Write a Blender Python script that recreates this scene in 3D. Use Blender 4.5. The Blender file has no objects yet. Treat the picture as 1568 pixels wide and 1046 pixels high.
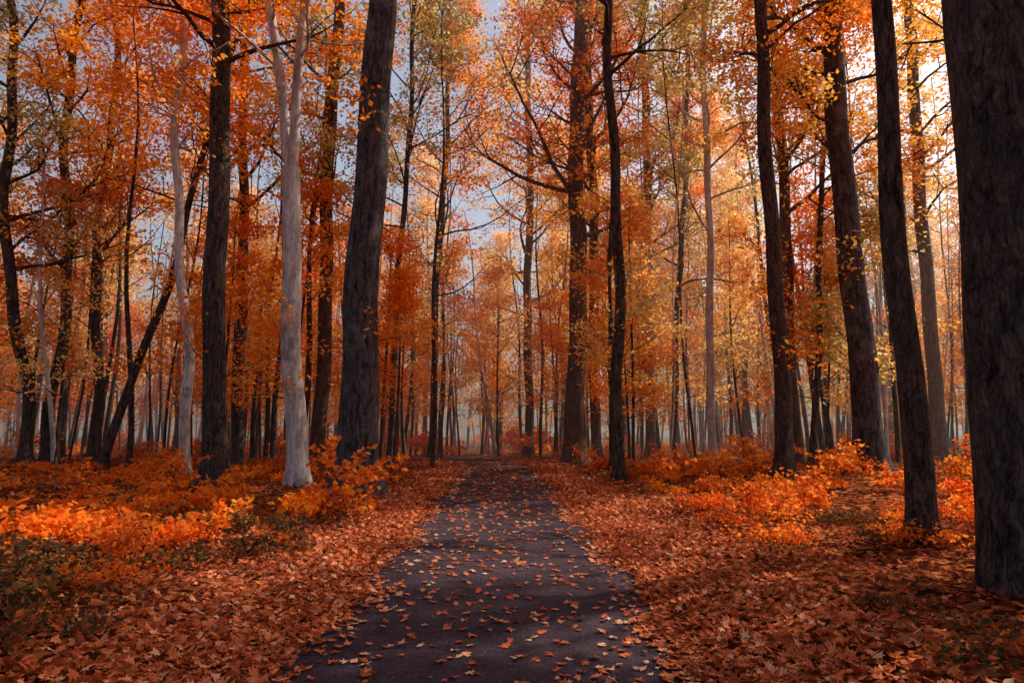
import bpy, math, numpy as np
from mathutils import Vector
R = np.random.RandomState(7)
sc = bpy.context.scene
COL = sc.collection

# ------------------------------------------------------------ mesh helpers
def mk_mesh(name, V, F, mats, midx=None, smooth=False, attr=None):
    """V (n,3); F (m,k) constant polygon size."""
    V = np.asarray(V, dtype=np.float32); F = np.asarray(F, dtype=np.int32)
    m, k = F.shape
    me = bpy.data.meshes.new(name)
    me.vertices.add(len(V)); me.vertices.foreach_set("co", V.ravel())
    me.loops.add(m*k); me.loops.foreach_set("vertex_index", F.ravel())
    me.polygons.add(m)
    me.polygons.foreach_set("loop_start", np.arange(0, m*k, k, dtype=np.int32))
    me.polygons.foreach_set("loop_total", np.full(m, k, dtype=np.int32))
    me.polygons.foreach_set("use_smooth", np.full(m, smooth, dtype=bool))
    for mt in mats: me.materials.append(mt)
    if attr is not None:
        a = me.attributes.new("lv", 'FLOAT', 'FACE')
        a.data.foreach_set("value", np.asarray(attr, dtype=np.float32))
    me.update(calc_edges=True)
    return me
def add_obj(name, me, parent=None, loc=(0,0,0), rot=0.0, scale=1.0):
    o = bpy.data.objects.new(name, me); COL.objects.link(o)
    o.location = loc; o.rotation_euler = (0,0,rot)
    o.scale = (scale,)*3 if np.isscalar(scale) else scale
    if parent: o.parent = parent
    return o

# ------------------------------------------------------------ materials
def nt(name):
    m = bpy.data.materials.new(name); m.use_nodes = True
    t = m.node_tree; t.nodes.clear()
    return m, t, t.nodes, t.links
def ramp(N, stops):
    r = N.new('ShaderNodeValToRGB'); e = r.color_ramp.elements
    while len(e) > 1: e.remove(e[-1])
    e[0].position = stops[0][0]; e[0].color = (*stops[0][1], 1)
    for p, c in stops[1:]:
        x = e.new(p); x.color = (*c, 1)
    return r
def leaf_mat(name, stops, trans=0.6, vmin=0.92, vmax=1.1, hue=0.009):
    m, t, N, L = nt(name)
    at = N.new('ShaderNodeAttribute'); at.attribute_name = "lv"
    rp = ramp(N, stops); L.new(at.outputs['Fac'], rp.inputs[0])
    oi = N.new('ShaderNodeObjectInfo')
    mr = N.new('ShaderNodeMapRange'); L.new(oi.outputs['Random'], mr.inputs[0])
    mr.inputs[3].default_value = vmin; mr.inputs[4].default_value = vmax
    mh = N.new('ShaderNodeMapRange'); L.new(oi.outputs['Random'], mh.inputs[0])
    mh.inputs[3].default_value = 0.5-hue; mh.inputs[4].default_value = 0.5+hue*1.3
    hs = N.new('ShaderNodeHueSaturation')
    L.new(rp.outputs[0], hs.inputs['Color']); L.new(mr.outputs[0], hs.inputs['Value']); L.new(mh.outputs[0], hs.inputs['Hue'])
    d = N.new('ShaderNodeBsdfDiffuse'); tr = N.new('ShaderNodeBsdfTranslucent')
    L.new(hs.outputs[0], d.inputs[0]); L.new(hs.outputs[0], tr.inputs[0])
    mx = N.new('ShaderNodeMixShader'); mx.inputs[0].default_value = trans
    L.new(d.outputs[0], mx.inputs[1]); L.new(tr.outputs[0], mx.inputs[2])
    o = N.new('ShaderNodeOutputMaterial'); L.new(mx.outputs[0], o.inputs[0])
    return m
M_OR = leaf_mat("leaf_orange", [(0,(.74,.13,.012)),(.3,(.97,.25,.02)),(.65,(.98,.38,.035)),(1,(.99,.57,.13))])
M_RD = leaf_mat("leaf_red_orange", [(0,(.62,.075,.012)),(.4,(.95,.17,.018)),(.75,(.97,.28,.03)),(1,(.98,.46,.10))])
M_YE = leaf_mat("leaf_yellow", [(0,(.90,.30,.025)),(.35,(.98,.46,.05)),(.7,(.99,.60,.13)),(1,(.99,.78,.36))])
M_OL = leaf_mat("leaf_olive", [(0,(.28,.24,.06)),(.35,(.57,.46,.13)),(.7,(.84,.60,.19)),(1,(.95,.70,.32))])
M_PE = leaf_mat("leaf_peach_glow", [(0,(.97,.36,.05)),(.4,(.98,.51,.13)),(.8,(.99,.67,.27)),(1,(.99,.84,.55))])  # paler leaves; hazy glow of the far trees put into the colour
M_SH = leaf_mat("shrub_orange", [(0,(.35,.06,.012)),(.3,(.72,.14,.018)),(.65,(.88,.24,.028)),(1,(.92,.42,.08))])
M_GR = leaf_mat("leaf_dull", [(0,(.035,.028,.016)),(.4,(.09,.070,.030)),(.7,(.30,.085,.026)),(1,(.75,.20,.04))],trans=.3)
M_FL = leaf_mat("fallen_leaf", [(0,(.09,.020,.014)),(.25,(.30,.058,.022)),(.55,(.68,.155,.05)),(.8,(.84,.28,.10)),(1,(.86,.48,.27))], trans=0.1)

def bark_mat(name, c1, c2, c3, ridge=14.0, strength=0.6, blotch=.5):
    m, t, N, L = nt(name)
    tc = N.new('ShaderNodeTexCoord')
    n0 = N.new('ShaderNodeTexNoise'); n0.inputs['Scale'].default_value = 4; n0.inputs['Detail'].default_value=5; L.new(tc.outputs['Object'], n0.inputs[0])
    sc0 = N.new('ShaderNodeVectorMath'); sc0.operation='SCALE'; sc0.inputs['Scale'].default_value=.16
    L.new(n0.outputs['Color'], sc0.inputs[0])
    ad = N.new('ShaderNodeVectorMath'); ad.operation='ADD'; L.new(tc.outputs['Object'], ad.inputs[0]); L.new(sc0.outputs[0], ad.inputs[1])
    mp = N.new('ShaderNodeMapping'); mp.inputs['Scale'].default_value = (1,1,.2); L.new(ad.outputs[0], mp.inputs[0])
    n1 = N.new('ShaderNodeTexNoise'); n1.inputs['Scale'].default_value = ridge; n1.inputs['Detail'].default_value = 8; n1.inputs['Roughness'].default_value=.7
    L.new(mp.outputs[0], n1.inputs[0])
    vo = N.new('ShaderNodeTexVoronoi'); vo.feature = 'DISTANCE_TO_EDGE'; vo.inputs['Scale'].default_value = ridge*1.5
    L.new(mp.outputs[0], vo.inputs[0])
    n2 = N.new('ShaderNodeTexNoise'); n2.inputs['Scale'].default_value = 1.4; n2.inputs['Detail'].default_value = 7; n2.inputs['Roughness'].default_value=.65
    L.new(tc.outputs['Object'], n2.inputs[0])
    r1 = ramp(N, [(.38,c1),(.60,c2)]); L.new(n1.outputs[0], r1.inputs[0])
    r2 = ramp(N, [(blotch,(0,0,0)),(blotch+.1,(1,1,1))]); L.new(n2.outputs[0], r2.inputs[0])
    mx = N.new('ShaderNodeMix'); mx.data_type='RGBA'
    mm = N.new('ShaderNodeMath'); mm.operation='MULTIPLY'; mm.inputs[1].default_value=.65
    L.new(r2.outputs[0], mm.inputs[0]); L.new(mm.outputs[0], mx.inputs[0])
    L.new(r1.outputs[0], mx.inputs[6]); mx.inputs[7].default_value=(*c3,1)
    r3 = ramp(N, [(0,(.35,.35,.35)),(.12,(1,1,1))]); L.new(vo.outputs[0], r3.inputs[0])
    ml = N.new('ShaderNodeMix'); ml.data_type='RGBA'; ml.blend_type='MULTIPLY'; ml.inputs[0].default_value=min(1,strength)*.9
    L.new(mx.outputs[2], ml.inputs[6]); L.new(r3.outputs[0], ml.inputs[7])
    b = N.new('ShaderNodeBsdfPrincipled'); b.inputs['Roughness'].default_value=.88; b.inputs['Specular IOR Level'].default_value=.2
    L.new(ml.outputs[2], b.inputs['Base Color'])
    sm = N.new('ShaderNodeMath'); sm.operation='ADD'
    v1 = N.new('ShaderNodeMath'); v1.operation='MULTIPLY'; v1.inputs[1].default_value=1.8; L.new(n1.outputs[0], v1.inputs[0]); L.new(v1.outputs[0], sm.inputs[0])
    v2 = N.new('ShaderNodeMath'); v2.operation='MINIMUM'; v2.inputs[1].default_value=.22; L.new(vo.outputs[0], v2.inputs[0])
    v3 = N.new('ShaderNodeMath'); v3.operation='MULTIPLY'; v3.inputs[1].default_value=2.5*strength; L.new(v2.outputs[0], v3.inputs[0]); L.new(v3.outputs[0], sm.inputs[1])
    bp = N.new('ShaderNodeBump'); bp.inputs['Strength'].default_value=1.0; bp.inputs['Distance'].default_value=.07*strength
    L.new(sm.outputs[0], bp.inputs['Height']); L.new(bp.outputs[0], b.inputs['Normal'])
    o = N.new('ShaderNodeOutputMaterial'); L.new(b.outputs[0], o.inputs[0])
    return m
B_DK = bark_mat("bark_dark", (.014,.010,.009),(.21,.130,.100),(.085,.060,.055), 13, .9)
B_MD = bark_mat("bark_brown", (.050,.025,.019),(.25,.115,.078),(.15,.105,.085), 11, .7)
B_PA = bark_mat("bark_pale_beech_sunlit", (.38,.31,.27),(.78,.69,.62),(.24,.17,.155), 6, .35, .52)  # pale beech bark, with the sunlit look of trunks put into its colour
B_GR = bark_mat("bark_grey_beech", (.022,.018,.020),(.16,.125,.115),(.28,.24,.22), 11, .75, .55)

# ------------------------------------------------------------ terrain
def smooth(a,b,x):
    t = np.clip((x-a)/(b-a),0,1); return t*t*(3-2*t)
def pcx(y):
    y = np.asarray(y, dtype=float)
    return -0.018*y - .010*np.clip(y-22,0,40)**2
def prof(y):
    return -1.3*smooth(25,70,y)
def terr(x, y):
    x = np.asarray(x,dtype=float); y=np.asarray(y,dtype=float)
    d = np.abs(x-pcx(y))
    b = smooth(1.35, 3.2, d)
    bump = .06*np.sin(x*.9+1.3)*np.cos(y*.7+.4)+.03*np.sin(x*2.3+y*1.7)+.16*np.sin(x*.21+2)*np.sin(y*.16+1)+.06
    return prof(y) - .03*(1-smooth(1.3,1.55,d)) + b*bump + .005*np.clip(d-8,0,60)*smooth(0,10,y)

def ground():
    def axis(lim, fine, step):
        a = list(np.arange(-fine, fine+1e-6, step)); s = step; v = a[-1]
        out = []
        while v < lim:
            s *= 1.25; v += s; out.append(v)
        return np.array([-q for q in out[::-1]]+a+out)
    xs = axis(420, 14, .25)
    ys = axis(420, 32, .4)
    X, Y = np.meshgrid(xs, ys); Z = terr(X, Y)
    V = np.stack([X,Y,Z],-1).reshape(-1,3)
    nx, ny = len(xs), len(ys)
    i = np.arange(nx-1)[None,:]+np.arange(ny-1)[:,None]*nx
    F = np.stack([i,i+1,i+1+nx,i+nx],-1).reshape(-1,4)
    m, t, N, L = nt("forest_floor")
    tc = N.new('ShaderNodeTexCoord')
    vo = N.new('ShaderNodeTexVoronoi'); vo.inputs['Scale'].default_value=11; L.new(tc.outputs['Object'], vo.inputs[0])
    sp = N.new('ShaderNodeSeparateColor'); L.new(vo.outputs['Color'], sp.inputs[0])
    rp = ramp(N, [(0,(.03,.012,.008)),(.35,(.12,.032,.014)),(.65,(.32,.080,.024)),(.85,(.52,.15,.045)),(1,(.58,.26,.10))])
    L.new(sp.outputs[0], rp.inputs[0])
    n = N.new('ShaderNodeTexNoise'); n.inputs['Scale'].default_value=.6; n.inputs['Detail'].default_value=6; L.new(tc.outputs['Object'], n.inputs[0])
    r2 = ramp(N, [(.35,(.45,.38,.36)),(.65,(1,1,1))]); L.new(n.outputs[0], r2.inputs[0])
    ml = N.new('ShaderNodeMix'); ml.data_type='RGBA'; ml.blend_type='MULTIPLY'; ml.inputs[0].default_value=1
    L.new(rp.outputs[0], ml.inputs[6]); L.new(r2.outputs[0], ml.inputs[7])
    b = N.new('ShaderNodeBsdfDiffuse')
    L.new(ml.outputs[2], b.inputs['Color'])
    bp = N.new('ShaderNodeBump'); bp.inputs['Strength'].default_value=.8; bp.inputs['Distance'].default_value=.04
    L.new(sp.outputs[1], bp.inputs['Height']); L.new(bp.outputs[0], b.inputs['Normal'])
    o = N.new('ShaderNodeOutputMaterial'); L.new(b.outputs[0], o.inputs[0])
    add_obj("ground", mk_mesh("ground", V, F, [m], smooth=True))
ground()

def path():
    ys = np.concatenate([np.arange(-12, 45, .12)])
    cols = 13
    V=[]
    for y in ys:
        c = float(pcx(y))
        wl = 1.50+.06*math.sin(y*1.7)+.035*math.sin(y*5.1+1)+.02*math.sin(y*13.)
        wr = 1.50+.06*math.sin(y*1.3+2)+.035*math.sin(y*4.3+.5)+.02*math.sin(y*11.)
        for j in range(cols):
            f = j/(cols-1); x = c - wl + f*(wl+wr)
            crown = .012*(1-(2*f-1)**2)
            if j in (0,cols-1): crown = -.03
            V.append((x,y,float(prof(y))+crown+.002))
    n=len(ys)
    i = np.arange(cols-1)[None,:]+np.arange(n-1)[:,None]*cols
    F = np.stack([i,i+1,i+1+cols,i+cols],-1).reshape(-1,4)
    m,t,N,L = nt("asphalt")
    tc = N.new('ShaderNodeTexCoord')
    n1=N.new('ShaderNodeTexNoise'); n1.inputs['Scale'].default_value=55; n1.inputs['Detail'].default_value=6; n1.inputs['Roughness'].default_value=.8; L.new(tc.outputs['Object'],n1.inputs[0])
    n2=N.new('ShaderNodeTexNoise'); n2.inputs['Scale'].default_value=1.6; n2.inputs['Detail'].default_value=9; n2.inputs['Roughness'].default_value=.7; L.new(tc.outputs['Object'],n2.inputs[0])
    vo=N.new('ShaderNodeTexVoronoi'); vo.inputs['Scale'].default_value=75; L.new(tc.outputs['Object'],vo.inputs[0])
    r1=ramp(N,[(.34,(.014,.010,.014)),(.68,(.105,.072,.088))]); L.new(n1.outputs[0],r1.inputs[0])
    r2=ramp(N,[(.32,(.5,.47,.52)),(.7,(1.3,1.15,1.12))]); L.new(n2.outputs[0],r2.inputs[0])
    ml=N.new('ShaderNodeMix'); ml.data_type='RGBA'; ml.blend_type='MULTIPLY'; ml.inputs[0].default_value=1
    L.new(r1.outputs[0],ml.inputs[6]); L.new(r2.outputs[0],ml.inputs[7])
    sp=N.new('ShaderNodeSeparateColor'); L.new(vo.outputs['Color'],sp.inputs[0])
    g=N.new('ShaderNodeMath'); g.operation='GREATER_THAN'; g.inputs[1].default_value=.92; L.new(sp.outputs[0],g.inputs[0])
    g2=N.new('ShaderNodeMath'); g2.operation='MULTIPLY'; L.new(g.outputs[0],g2.inputs[0]); L.new(sp.outputs[1],g2.inputs[1])
    mx=N.new('ShaderNodeMix'); mx.data_type='RGBA'; L.new(g2.outputs[0],mx.inputs[0]); L.new(ml.outputs[2],mx.inputs[6]); mx.inputs[7].default_value=(.16,.08,.06,1)
    b=N.new('ShaderNodeBsdfPrincipled'); b.inputs['Roughness'].default_value=.95; b.inputs['Specular IOR Level'].default_value=.12
    L.new(mx.outputs[2],b.inputs['Base Color'])
    bp=N.new('ShaderNodeBump'); bp.inputs['Strength'].default_value=.9; bp.inputs['Distance'].default_value=.012
    L.new(n1.outputs[0],bp.inputs['Height']); L.new(bp.outputs[0],b.inputs['Normal'])
    o=N.new('ShaderNodeOutputMaterial'); L.new(b.outputs[0],o.inputs[0])
    add_obj("asphalt_path", mk_mesh("asphalt_path",V,F,[m],smooth=True))
path()

# ------------------------------------------------------------ trees
class Geo:
    def __init__(s): s.V=[]; s.F=[]; s.n=0; s.tw=[]; s.skip=9
    def tube(s, P, r, sides, rmod=None):
        P=np.asarray(P,float); n=len(P)
        T=np.gradient(P,axis=0); T/=np.linalg.norm(T,axis=1)[:,None]+1e-9
        mt=np.abs(T.mean(0)); ref=np.zeros(3); ref[int(np.argmin(mt))]=1
        U=ref-(T@ref)[:,None]*T; U/=np.linalg.norm(U,axis=1)[:,None]+1e-9
        W=np.cross(T,U)
        a=np.linspace(0,2*np.pi,sides,endpoint=False)
        rr=np.repeat(np.asarray(r)[:,None],sides,1)
        if rmod is not None: rr=rr*rmod
        X=P[:,None,:]+rr[:,:,None]*(np.cos(a)[None,:,None]*U[:,None,:]+np.sin(a)[None,:,None]*W[:,None,:])
        s.V.append(X.reshape(-1,3))
        i=np.arange(n-1)[:,None]*sides; j=np.arange(sides)[None,:]; k=(j+1)%sides
        s.F.append((np.stack([i+j,i+k,i+sides+k,i+sides+j],-1).reshape(-1,4))+s.n)
        s.n+=n*sides
    def mesh(s,name,mat): return mk_mesh(name,np.concatenate(s.V),np.concatenate(s.F),[mat],smooth=True)

def branch(g, p, d, L, r, lev, maxlev, up=.25, rs=R, kids=(6,5), wig=.16):
    n = 8 if lev==1 else 5
    P=[np.array(p,float)]; d=np.array(d,float); d/=np.linalg.norm(d)
    for i in range(n-1):
        d = d + rs.normal(0,wig,3); d[2]+=up*.25*(1 if lev<3 else .3); d/=np.linalg.norm(d)
        P.append(P[-1]+d*L/(n-1))
    P=np.array(P)
    rad=r*np.linspace(1,.22,n)
    if lev<g.skip: g.tube(P if lev<3 else P[::2],rad if lev<3 else rad[::2],6 if lev==1 else (4 if lev==2 else 3))
    if lev<maxlev:
        nk=kids[min(lev-1,len(kids)-1)]
        for k in range(nk):
            f=.25+.75*(k+rs.rand())/nk; f=min(f,.98)
            q=f*(n-1); i=int(q); pp=P[i]+(P[min(i+1,n-1)]-P[i])*(q-i)
            dd=P[min(i+1,n-1)]-P[max(i-1,0)]; dd/=np.linalg.norm(dd)+1e-9
            sd=rs.normal(0,1,3); sd[2]*=.45; sd-=dd*(sd@dd); sd/=np.linalg.norm(sd)+1e-9
            branch(g,pp,dd*.6+sd*.8,L*(.5-.18*f)*rs.uniform(.8,1.3),r*(.5-.2*f),lev+1,maxlev,up*.5,rs,kids,wig)
    if lev>=maxlev:
        for f in (.35,.6,.8,1.0):
            q=f*(n-1); i=min(int(q),n-2); g.tw.append(P[i]+(P[i+1]-P[i])*(q-i))

def leaves(tw, per, size, sig=.28, flat=.4, rs=R, keep=1.0):
    tw=np.asarray(tw)
    if keep<1: tw=tw[rs.rand(len(tw))<keep]
    n=len(tw)*per
    C=np.repeat(tw,per,0)
    C=C+rs.normal(0,1,(n,3))*np.array([sig,sig,sig*flat])
    nr=rs.normal(0,1,(n,3)); nr[:,2]=np.abs(nr[:,2])*1.3+.35; nr/=np.linalg.norm(nr,axis=1)[:,None]
    a=rs.normal(0,1,(n,3)); a-=nr*np.sum(a*nr,1)[:,None]; a/=np.linalg.norm(a,axis=1)[:,None]
    b=np.cross(nr,a)
    s=size*rs.uniform(.6,1.3,n)[:,None]
    V=np.stack([C-a*s*.5, C+b*s*.36-a*s*.08, C+a*s*.55+nr*s*.06, C-b*s*.36-a*s*.08],1).reshape(-1,3)
    F=np.arange(n*4).reshape(-1,4)
    cv=np.repeat(rs.uniform(0,1,len(tw)),per)
    lv=np.clip(.5*cv+.5*rs.rand(n)+.0,0,1)
    return V,F,lv

def trunk_pts(x0,xt,zt,H,rs,fork=None,wob=.06):
    z=np.concatenate([np.linspace(-.25,1.2,9),np.linspace(1.6,H,34)])
    lean=(xt-x0)/zt
    x=lean*np.minimum(z,zt*1.3)+ wob*np.sin(z*.45+rs.rand()*6)*np.clip(z/3,0,1)+wob*.4*np.sin(z*1.3+rs.rand()*6)*np.clip(z/3,0,1)
    y=wob*np.sin(z*.38+rs.rand()*6)*np.clip(z/3,0,1)+rs.normal(0,.01)*z
    return np.stack([x,y,z],1)

def tree(name,x,y,r0,r1,xt,zt,H,bark,leafm,cb=.36,nl=22,per=6,size=.145,fork=None,seed=0,stubs=4,wob=.08,spread=1.0,keep=.88,flare=.55):
    rs=np.random.RandomState(seed)
    g=Geo()
    P=trunk_pts(x,xt,zt,H,rs,wob=wob)
    z=P[:,2]
    sides=28 if y<12 else 20
    rad=np.interp(z,[0,zt,H],[r0,r1,.05])
    if fork:
        keepm=z<=fork[0]; P=P[keepm]; rad=rad[keepm]; z=z[keepm]
    a=np.linspace(0,2*np.pi,sides,endpoint=False)[None,:]
    zz=z[:,None]; ph=rs.rand(4)*6.28
    e=np.exp(-np.clip(zz,0,99)/(r0*1.3))
    rm=1+flare*e*(1+.45*np.cos(4*a+ph[0])+.3*np.cos(7*a+ph[1]))+.035*np.sin(3*a+ph[2]+zz*.5)+.025*np.sin(5*a-zz*1.1+ph[3])+.02*np.sin(2*a+zz*2.1)
    g.tube(P,rad,sides,rm)
    main=[(P,rad)]
    if fork:
        for (dx,dy,fr) in fork[1]:
            n=16; f=np.linspace(0,1,n)[:,None]
            Q=P[-1]+np.concatenate([dx*f**.75,dy*f**.75,(H-fork[0])*f],1)-np.array([0,0,.25])
            Q[:,0]+=.12*np.sin(f[:,0]*9+dx*3)-.12*math.sin(dx*3)
            q=np.linspace(fr,.05,n); g.tube(Q,q,12); main.append((Q,q))
    tot=nl
    for k in range(tot):
        Pm,rmn=main[rs.randint(1,len(main))] if fork and rs.rand()<.85 else main[0]
        zlo=max(cb*H,Pm[0,2]+.5); zhi=Pm[-1,2]*.985
        if zlo>=zhi: continue
        zz=zlo+(zhi-zlo)*((k+rs.rand())/tot)
        p=np.array([np.interp(zz,Pm[:,2],Pm[:,i]) for i in range(3)]); rr=np.interp(zz,Pm[:,2],rmn)
        f=(zz-cb*H)/(H-cb*H)
        an=rs.rand()*6.283
        L=(1-.62*f)*rs.uniform(2.6,4.8)*spread
        branch(g,p,(math.cos(an),math.sin(an),.35+.7*f),L,min(rr*.42,.03+.013*L),1,3,rs=rs,kids=(6,4))
    for k in range(stubs):
        zz=rs.uniform(2.2,cb*H); Pm=main[0][0]
        if zz>Pm[-1,2]: continue
        p=np.array([np.interp(zz,Pm[:,2],Pm[:,i]) for i in range(3)])
        an=rs.rand()*6.283
        branch(g,p,(math.cos(an),math.sin(an),.4),rs.uniform(.9,2.2),.016,1,2,rs=rs,kids=(5,))
    zg=float(terr(x,y))
    o=add_obj(name,g.mesh(name+"_wood",bark),loc=(x,y,zg),)
    V,F,lv=leaves(g.tw,per,size,rs=rs,keep=keep)
    add_obj("foliage",mk_mesh(name+"_foliage",V,F,[leafm],attr=lv),parent=o)
    return len(lv)

tot=0
T=[
 ("beech_tree",-3.6,16,.45,.34,-3.32,12.2,27,B_GR,M_OR,dict(cb=.45,seed=1,wob=.10,stubs=2,flare=.75)),
 ("beech_tree",-5.71,18.5,.28,.22,-6.3,12.2,25,B_PA,M_OR,dict(fork=(9.3,[(-2.0,.6,.16),(.9,-.5,.15)]),cb=.45,seed=2,wob=.08,stubs=2)),
 ("oak_tree",-7.68,18,.31,.24,-8.33,13.5,25,B_DK,M_OR,dict(seed=3,cb=.45,stubs=6)),
 ("beech_tree",-7.33,26,.28,.21,-7.18,18.8,27,B_MD,M_OL,dict(seed=4,cb=.36)),
 ("maple_tree",-16.9,24,.20,.14,-19.2,17.5,22,B_DK,M_OL,dict(seed=5,cb=.3,wob=.2)),
 ("maple_tree",-16.8,25,.20,.13,-17.0,18.2,22,B_DK,M_OR,dict(seed=6,cb=.3,wob=.2,per=7)),
 ("maple_tree",-16.4,27,.19,.12,-16.9,19.5,22,B_DK,M_OR,dict(seed=7,cb=.32,wob=.18)),
 ("maple_tree",-13.6,23,.15,.08,-9.1,16.8,17,B_DK,M_OR,dict(seed=8,cb=.5,nl=12,wob=.15)),
 ("maple_tree",-9.9,21,.16,.11,-10.97,15.5,23,B_PA,M_RD,dict(seed=9,cb=.42,wob=.2,per=7)),
 ("maple_tree",-10.7,27,.22,.16,-11.25,19.5,26,B_DK,M_OR,dict(seed=10,cb=.34,per=7,spread=1.15)),
 ("maple_tree",-5.0,28,.13,.09,-4.2,20,24,B_DK,M_OL,dict(seed=41,cb=.36,nl=26,spread=1.3,per=7)),
 ("maple_tree",-3.92,33,.15,.10,-3.1,22.8,24,B_DK,M_OR,dict(seed=11,cb=.3,nl=28,spread=1.4,per=7)),
 ("maple_tree",.9,38,.25,.18,1.0,24,27,B_MD,M_YE,dict(seed=12,cb=.28,nl=26,spread=1.4,per=6)),
 ("oak_tree",2.65,29,.42,.30,3.1,20.8,27,B_MD,M_RD,dict(seed=13,cb=.36,nl=36,spread=1.55,per=7)),
 ("beech_tree",3.8,31,.24,.18,3.7,22,26,B_MD,M_OR,dict(seed=14,cb=.4)),
 ("oak_tree",3.09,20,.18,.13,3.06,14.8,24,B_DK,M_OL,dict(seed=15,cb=.5,wob=.12,spread=1.2)),
 ("beech_tree",6.6,33,.24,.17,6.8,23,26,B_MD,M_OL,dict(seed=16,cb=.32)),
 ("maple_tree",6.96,30,.14,.09,8.5,21.5,22,B_DK,M_OR,dict(seed=17,cb=.35,nl=16)),
 ("beech_tree",7.85,27,.17,.12,8.15,19.5,24,B_PA,M_OL,dict(seed=18,cb=.38)),
 ("oak_tree",7.68,19.5,.25,.17,7.56,14.5,24,B_DK,M_OR,dict(seed=19,cb=.5,stubs=6,per=6)),
 ("beech_tree",10.7,26,.24,.17,10.57,18.8,24,B_MD,M_YE,dict(seed=20,cb=.38)),
 ("maple_tree",10.8,25,.12,.08,12.6,18,20,B_DK,M_OR,dict(seed=21,cb=.38,nl=14)),
 ("beech_tree",10.87,21,.42,.30,10.37,15.5,26,B_GR,M_YE,dict(seed=22,cb=.36,flare=.4,per=8,nl=30)),
 ("oak_tree",5.39,9.2,.18,.13,5.32,7.7,21,B_DK,M_OR,dict(seed=23,cb=.55,stubs=0)),
 ("beech_tree",16.7,27,.28,.2,16.66,19.5,25,B_MD,M_YE,dict(seed=24,cb=.32)),
 ("oak_tree",4.70,6.3,.40,.37,4.66,5.8,27,B_DK,M_OR,dict(seed=25,cb=.55,stubs=0,wob=.04,flare=.16)),
 # standing outside the frame: they shade the foreground
 ("oak_tree",9.5,1.5,.35,.25,9.5,12,25,B_DK,M_OR,dict(seed=26,cb=.35,per=7,nl=26,spread=1.1)),
 ("maple_tree",9.6,8.0,.16,.11,9.8,9,17,B_DK,M_OR,dict(seed=51,cb=.34,per=11,nl=30,spread=.85)),
 ("beech_tree",13,5.5,.35,.25,13,12,25,B_GR,M_OR,dict(seed=27,cb=.25,per=8,nl=30,spread=1.3)),
 ("oak_tree",-8,3,.35,.25,-8,12,25,B_DK,M_OR,dict(seed=29,cb=.45)),
 ("maple_tree",17,11,.3,.2,17,12,24,B_DK,M_YE,dict(seed=30,cb=.22,per=7,nl=28,spread=1.3)),
 ("oak_tree",13,13.5,.3,.22,13.2,12,25,B_DK,M_YE,dict(seed=33,cb=.32,per=7,spread=1.2,nl=26)),
 ("maple_tree",-14.5,13,.25,.2,-15,12,23,B_DK,M_OR,dict(seed=32,cb=.4)),
]
for t in T:
    tot+=tree(*t[:10],**t[10])
print("key leaves",tot)

# ---- templates for the mass of forest behind
def template(name,H,r,cb,nl,per,size,Ls,bark,leafm,seed,kids=(5,4),sig=.3,lean=.0,maxlev=3):
    rs=np.random.RandomState(seed); g=Geo(); g.skip=3
    z=np.linspace(-.6,H,18); ph=rs.rand(2)*6
    P=np.stack([.12*np.sin(z*.5+ph[0])+lean*z,.12*np.sin(z*.4+ph[1]),z],1)
    rad=np.interp(z,[-.6,.3,H],[r*1.35,r,.02]); g.tube(P,rad,8)
    for k in range(nl):
        zz=H*(cb+(1-cb)*(k+rs.rand())/nl)*.985; f=(zz/H-cb)/(1-cb)
        p=np.array([np.interp(zz,z,P[:,i]) for i in range(3)]); an=rs.rand()*6.283
        L=Ls*(1-.6*f)*rs.uniform(.6,1.2)
        branch(g,p,(math.cos(an),math.sin(an),.3+.6*f),L,min(r*.4,.012+.012*L),1,maxlev,rs=rs,kids=kids)
    V,F,lv=leaves(g.tw,per,size,sig=sig,rs=rs)
    return g.mesh(name+"_wood",bark), mk_mesh(name+"_leaves",V,F,[leafm],attr=lv), len(lv)
YT=[template("young",H,r,.22,14,4,.138,2.4,B_MD if i%2 else B_DK,mt,50+i,lean=ln) for i,(H,r,mt,ln) in enumerate([(9,.06,M_OR,.03),(11,.07,M_YE,-.05),(8,.05,M_RD,.06),(12,.08,M_PE,.0),(10,.06,M_PE,-.03),(9,.06,M_OL,.04),(10,.07,M_OR,-.02)])]
BT=[template("far",H,r,.32,18,4,.23,4.0,B_MD if i%2 else B_DK,mt,80+i,sig=.42) for i,(H,r,mt) in enumerate([(22,.2,M_OR),(24,.24,M_YE),(20,.17,M_PE),(23,.2,M_PE),(21,.18,M_OL),(22,.2,M_OR)])]
print("templ leaves",[t[2] for t in YT+BT])

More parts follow.
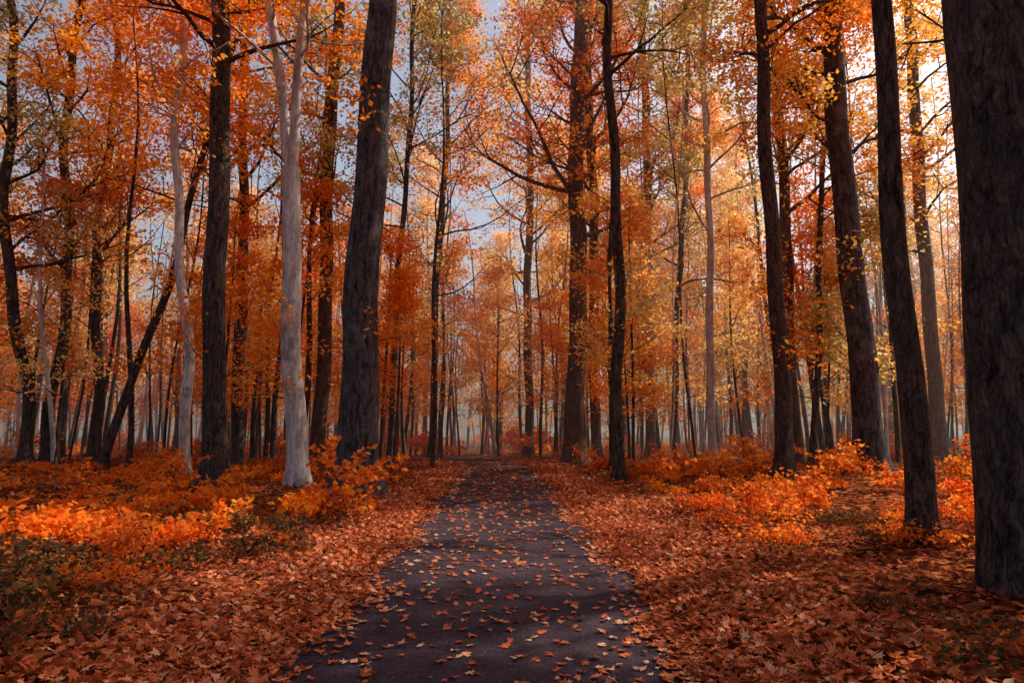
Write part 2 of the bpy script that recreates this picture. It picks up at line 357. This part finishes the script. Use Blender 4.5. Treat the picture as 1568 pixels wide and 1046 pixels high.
def empty(name):
    e=bpy.data.objects.new(name,None); COL.objects.link(e); return e
forest=empty("distant_forest")
def put(tp,x,y,s,i,nm):
    z=float(terr(x,y)); rot=R.rand()*6.283
    add_obj("%s_%d"%(nm,i),tp[0],forest,(x,y,z),rot,s)
    add_obj("%s_crown_%d"%(nm,i),tp[1],forest,(x,y,z),rot,s)
def pickY(x):
    if x<-4: return R.choice([0,0,6,4,2,3,6])
    if x<6: return R.choice([1,3,4,4,3,0,6,0])
    return R.choice([1,5,0,3,4,6,0])
cnt=0
while cnt<116:
    y=R.uniform(23,60); x=R.uniform(-.82,.82)*y
    if y<36 and abs(x-float(pcx(y)))<2.2+ (y<30)*1.0: continue
    if y<30 and R.rand()<.35: continue
    put(YT[pickY(x)],x,y,R.uniform(.75,1.25),cnt,"young_tree"); cnt+=1
for (x,y,k,s) in [(-3.6,36,4,1.0),(2.2,35,0,.9),(-6,41,6,1.1),(2.6,41,3,1.1),(-9,44,3,1.2),(-4.6,50,3,1.3),(-1,53,3,1.2),(4.3,26,0,.9),(-4.7,25,6,.85),(3.4,55,3,1.3)]:
    put(YT[k],x,y,s,cnt,"young_tree"); cnt+=1
for q in range(46):   # low growth between far trunks, sunlit glow put into its peach leaf colour
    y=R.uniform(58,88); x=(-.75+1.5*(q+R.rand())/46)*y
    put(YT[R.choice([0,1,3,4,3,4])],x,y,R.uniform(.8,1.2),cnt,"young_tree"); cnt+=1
cnt=0
def pickB(x):
    if x<-5: return R.choice([0,0,2,5,3,5])
    if x<8: return R.choice([2,3,1,0,3])
    return R.choice([1,4,0,3,2])
while cnt<56:
    y=R.uniform(38,85); x=R.uniform(-.85,.85)*y
    if abs(x)<3.0 and y<55: continue
    put(BT[pickB(x/y*50)],x,y,R.uniform(.75,1.15),cnt,"tree"); cnt+=1
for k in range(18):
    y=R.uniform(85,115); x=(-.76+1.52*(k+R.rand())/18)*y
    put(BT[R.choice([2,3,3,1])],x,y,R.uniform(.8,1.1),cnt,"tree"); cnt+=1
for (x,y,k) in [(-7,56,3),(4.5,60,2),(-12,56,0)]:
    put(BT[k],x,y,R.uniform(.9,1.1),cnt,"tree"); cnt+=1
for nm,mat,nn in (("saplings",B_DK,220),("sunlit_pale_saplings",B_PA,110)):  # pale set: thin trunks with sunlight put into the bark colour
    g=Geo()
    for k in range(nn):
        y=R.uniform(24,80); x=R.uniform(-.8,.8)*y
        if y<36 and abs(x-float(pcx(min(y,48))))<2.2: continue
        H=R.uniform(9,21); z=np.linspace(-.3,H,12); ln=R.normal(0,.06); ph=R.rand()*6; zg=float(terr(x,y))
        P=np.stack([x+ln*z+.12*np.sin(z*.6+ph),y+R.normal(0,.04)*z+.1*np.cos(z*.5+ph),z+zg],1)
        r=R.uniform(.04,.15)
        g.tube(P,np.linspace(r,.02,12),7)
        for q in range(R.randint(4,9)):
            zz=R.uniform(.3,.95)*H; p=np.array([np.interp(zz,z,P[:,i]) for i in range(3)]); an=R.rand()*6.28
            branch(g,p,(math.cos(an),math.sin(an),.8),R.uniform(1,3.0),.022,1,2,kids=(4,))
    add_obj(nm,g.mesh(nm,mat))

# ------------------------------------------------------------ fallen leaves (lobed outline, curled)
def fallen():
    def region(n,x0,x1,y0,y1):
        return np.stack([R.uniform(x0,x1,n),R.uniform(y0,y1,n)],1)
    Pn=np.concatenate([region(46000,-9,9,1.5,12),region(42000,-19,19,12,34)])
    d=np.abs(Pn[:,0]-pcx(Pn[:,1]))
    dd=d+ .16*np.sin(Pn[:,1]*1.3+np.sign(Pn[:,0]))+.12*np.sin(Pn[:,1]*3.7+Pn[:,0]*3)+.07*np.sin(Pn[:,1]*11)
    prob=np.where(dd<.85,.018,np.where(dd<1.5,.018+.8*((dd-.85)/.65)**3,.95))
    prob=np.where(d>3.2,prob*.7,prob)
    Pn=Pn[R.rand(len(Pn))<prob]
    q=np.stack([R.normal(0,.95,2700),R.uniform(1.8,30,2700)],1); q[:,0]+=pcx(q[:,1])
    strip=[]
    for sgn in (-1,1):
        m=17000; yy=2+28*R.rand(m)**1.3; xx=pcx(yy)+sgn*(1.33+.11*np.sin(yy*1.9+sgn)+.07*np.sin(yy*5.3)+.05*np.sin(yy*.7+sgn*2)+np.abs(R.normal(0,.85,m))-R.exponential(.08,m))
        strip.append(np.stack([xx,yy],1))
    Pn=np.concatenate([Pn,q]+strip)
    n=len(Pn); x=Pn[:,0]; y=Pn[:,1]
    d=np.abs(x-pcx(y))
    z=np.where(d<1.46,prof(y)+.018,terr(x,y)+.012)+R.uniform(0,.03,n)*(d>1.5)
    th0=np.array([0,22,45,66,95,128,180,232,265,294,315,338])*math.pi/180
    rr0=np.array([1,.52,.9,.48,.82,.42,.35,.42,.82,.48,.9,.52])
    k=len(th0)
    size=R.uniform(.026,.060,n)*np.where(y>12,1.25,1)*np.where(d<1.2,1.15,1)
    yaw=R.rand(n)*6.283
    tiltx=R.normal(0,.28,n)*np.where(d<1.4,.6,1.2); tilty=R.normal(0,.28,n)*np.where(d<1.4,.6,1.2)
    curl=R.uniform(-.1,.5,n)
    rj=rr0[None,:]*R.uniform(.85,1.1,(n,k))
    lx=rj*np.cos(th0); ly=rj*np.sin(th0)*R.uniform(.7,1,n)[:,None]
    lz=curl[:,None]*(rj**2)*.5*np.abs(np.sin(th0))+.12*R.normal(0,1,(n,k))*rj
    lx=np.concatenate([np.zeros((n,1)),lx],1); ly=np.concatenate([np.zeros((n,1)),ly],1); lz=np.concatenate([np.zeros((n,1)),lz],1)
    lz=lz+lx*tiltx[:,None]+ly*tilty[:,None]
    c,s=np.cos(yaw)[:,None],np.sin(yaw)[:,None]
    X=x[:,None]+size[:,None]*(c*lx-s*ly); Y=y[:,None]+size[:,None]*(s*lx+c*ly)
    lo=lz.min(1,keepdims=True)
    Z=z[:,None]+size[:,None]*(lz-lo*.8)
    V=np.stack([X,Y,Z],-1).reshape(-1,3)
    b=np.arange(n)[:,None]*(k+1); j=np.arange(k)[None,:]
    F=np.stack([b+0*j,b+1+j,b+1+(j+1)%k],-1).reshape(-1,3)
    cen=np.exp(-((d-2.1)/1.0)**2)*.22-.12*(d>4)+.25*(d<1.2)
    lv=np.clip(R.beta(1.3,1.8,n)*.87+cen,0,1)
    add_obj("fallen_leaves",mk_mesh("fallen_leaves",V,F,[M_FL],attr=np.repeat(lv,k)))
fallen()

# ------------------------------------------------------------ undergrowth
def shrub(seed,h,spread,nst,per,size,mat,sig=.1,flat=.35):
    rs=np.random.RandomState(seed); g=Geo()
    for k in range(nst):
        an=rs.rand()*6.283; p=(rs.normal(0,spread*.3),rs.normal(0,spread*.3),-.03)
        branch(g,p,(math.cos(an)*.7,math.sin(an)*.7,.9),h*rs.uniform(.6,1.35),.009,1,2,up=-.15,rs=rs,kids=(6,),wig=.2)
    V,F,lv=leaves(g.tw,per,size,sig=sig,flat=flat,rs=rs)
    V[:,2]=np.maximum(V[:,2],.02)
    return g.mesh("shrub_wood",B_DK),mk_mesh("shrub_leaves",V,F,[mat],attr=lv)
SH=[shrub(200,.9,.8,5,3,.14,M_SH),shrub(201,.7,.8,5,3,.13,M_RD),shrub(202,.8,.7,4,3,.14,M_OR),shrub(203,1.2,.9,5,3,.15,M_SH),
    shrub(204,.35,.9,9,2,.085,M_GR),shrub(205,.28,1.0,10,2,.075,M_GR),shrub(206,.4,.8,7,2,.085,M_RD)]
ug=empty("undergrowth")
def putS(k,x,y,s,i):
    z=float(terr(x,y)); rot=R.rand()*6.283
    add_obj("shrub_stems_%d"%i,SH[k][0],ug,(x,y,z),rot,s); add_obj("shrub_leaves_%d"%i,SH[k][1],ug,(x,y,z),rot,s)
i=0
def band(n,x0,x1,y0,y1,ks,s0,s1,cl=2.5):
    global i
    for _ in range(n):
        x=R.uniform(x0,x1); y=R.uniform(y0,y1)
        if y<36 and abs(x-float(pcx(y)))<cl: continue
        putS(R.choice(ks),x,y,R.uniform(s0,s1),i); i+=1
band(20,-7.8,-2.9,7.5,13,[0,1,3,1,2],.4,.95)
band(20,-15,-5,13,22,[0,1,3,1],.4,.95)
band(12,-6.0,-3.2,5.5,9,[0,1,1,6],.35,.65)
band(80,-7.5,-2.7,3.2,12,[4,5,4,5,6,5,6],.45,.9)
band(16,2.9,8.5,11,16,[0,1,0,1],.35,.7,3)
band(26,3.5,15,14,22,[0,1,2,3],.4,.85,3)
band(50,2.8,8,4,12,[4,5,5,6,6],.4,.75,2.7)
band(64,-24,24,20,36,[0,1,0,3,2],.5,1.1,3.5)
band(50,-34,34,34,58,[0,3,1,2],1.0,1.6)
band(12,-9,9,36,60,[0,3,2,2],1.0,1.4)
band(60,-60,60,58,100,[2,3,2,2],1.6,2.6)

# ------------------------------------------------------------ warm haze volume added to lighten the far trees
def glow_haze():
    import bmesh
    me=bpy.data.meshes.new("glow_haze"); bm=bmesh.new(); bmesh.ops.create_cube(bm,size=1.0); bm.to_mesh(me); bm.free()
    m,t,N,L=nt("glow_haze"); v=N.new('ShaderNodeVolumeScatter'); v.inputs['Color'].default_value=(1,.84,.64,1)
    v.inputs['Density'].default_value=.0085; v.inputs['Anisotropy'].default_value=.3
    o=N.new('ShaderNodeOutputMaterial'); L.new(v.outputs[0],o.inputs['Volume']); me.materials.append(m)
    add_obj("glow_haze",me,loc=(0,93,13),scale=(260,140,38))
glow_haze()

# ------------------------------------------------------------ light
az=np.array([.86,.51]); az/=np.linalg.norm(az); el=math.radians(43)
sd=Vector((az[0]*math.cos(el),az[1]*math.cos(el),math.sin(el)))
sl=bpy.data.lights.new("sun",'SUN'); sl.energy=5; sl.angle=math.radians(.6); sl.color=(1,.93,.82)
so=bpy.data.objects.new("sun",sl); COL.objects.link(so); so.rotation_euler=sd.to_track_quat('Z','Y').to_euler(); so.location=(30,20,40)
w=bpy.data.worlds.new("World"); sc.world=w; w.use_nodes=True
N=w.node_tree.nodes; L=w.node_tree.links; bg=N['Background']
sk=N.new('ShaderNodeTexSky'); sk.sky_type='NISHITA'; sk.sun_disc=False; sk.sun_elevation=el; sk.sun_rotation=math.atan2(sd.x,sd.y)
sk.dust_density=4; sk.air_density=1.0; sk.ozone_density=.6
L.new(sk.outputs[0],bg.inputs[0]); bg.inputs[1].default_value=.15
# ------------------------------------------------------------ camera
cd=bpy.data.cameras.new("camera"); cd.lens=24; cd.sensor_width=36; cd.clip_end=2000; cd.clip_start=.05
co=bpy.data.objects.new("camera",cd); COL.objects.link(co); co.location=(0,0,1.6); co.rotation_euler=(math.radians(90+6.9),0,0)
sc.camera=co
sc.view_settings.view_transform='Standard'; sc.view_settings.look='None'; sc.view_settings.exposure=0
print("objects",len(bpy.data.objects))
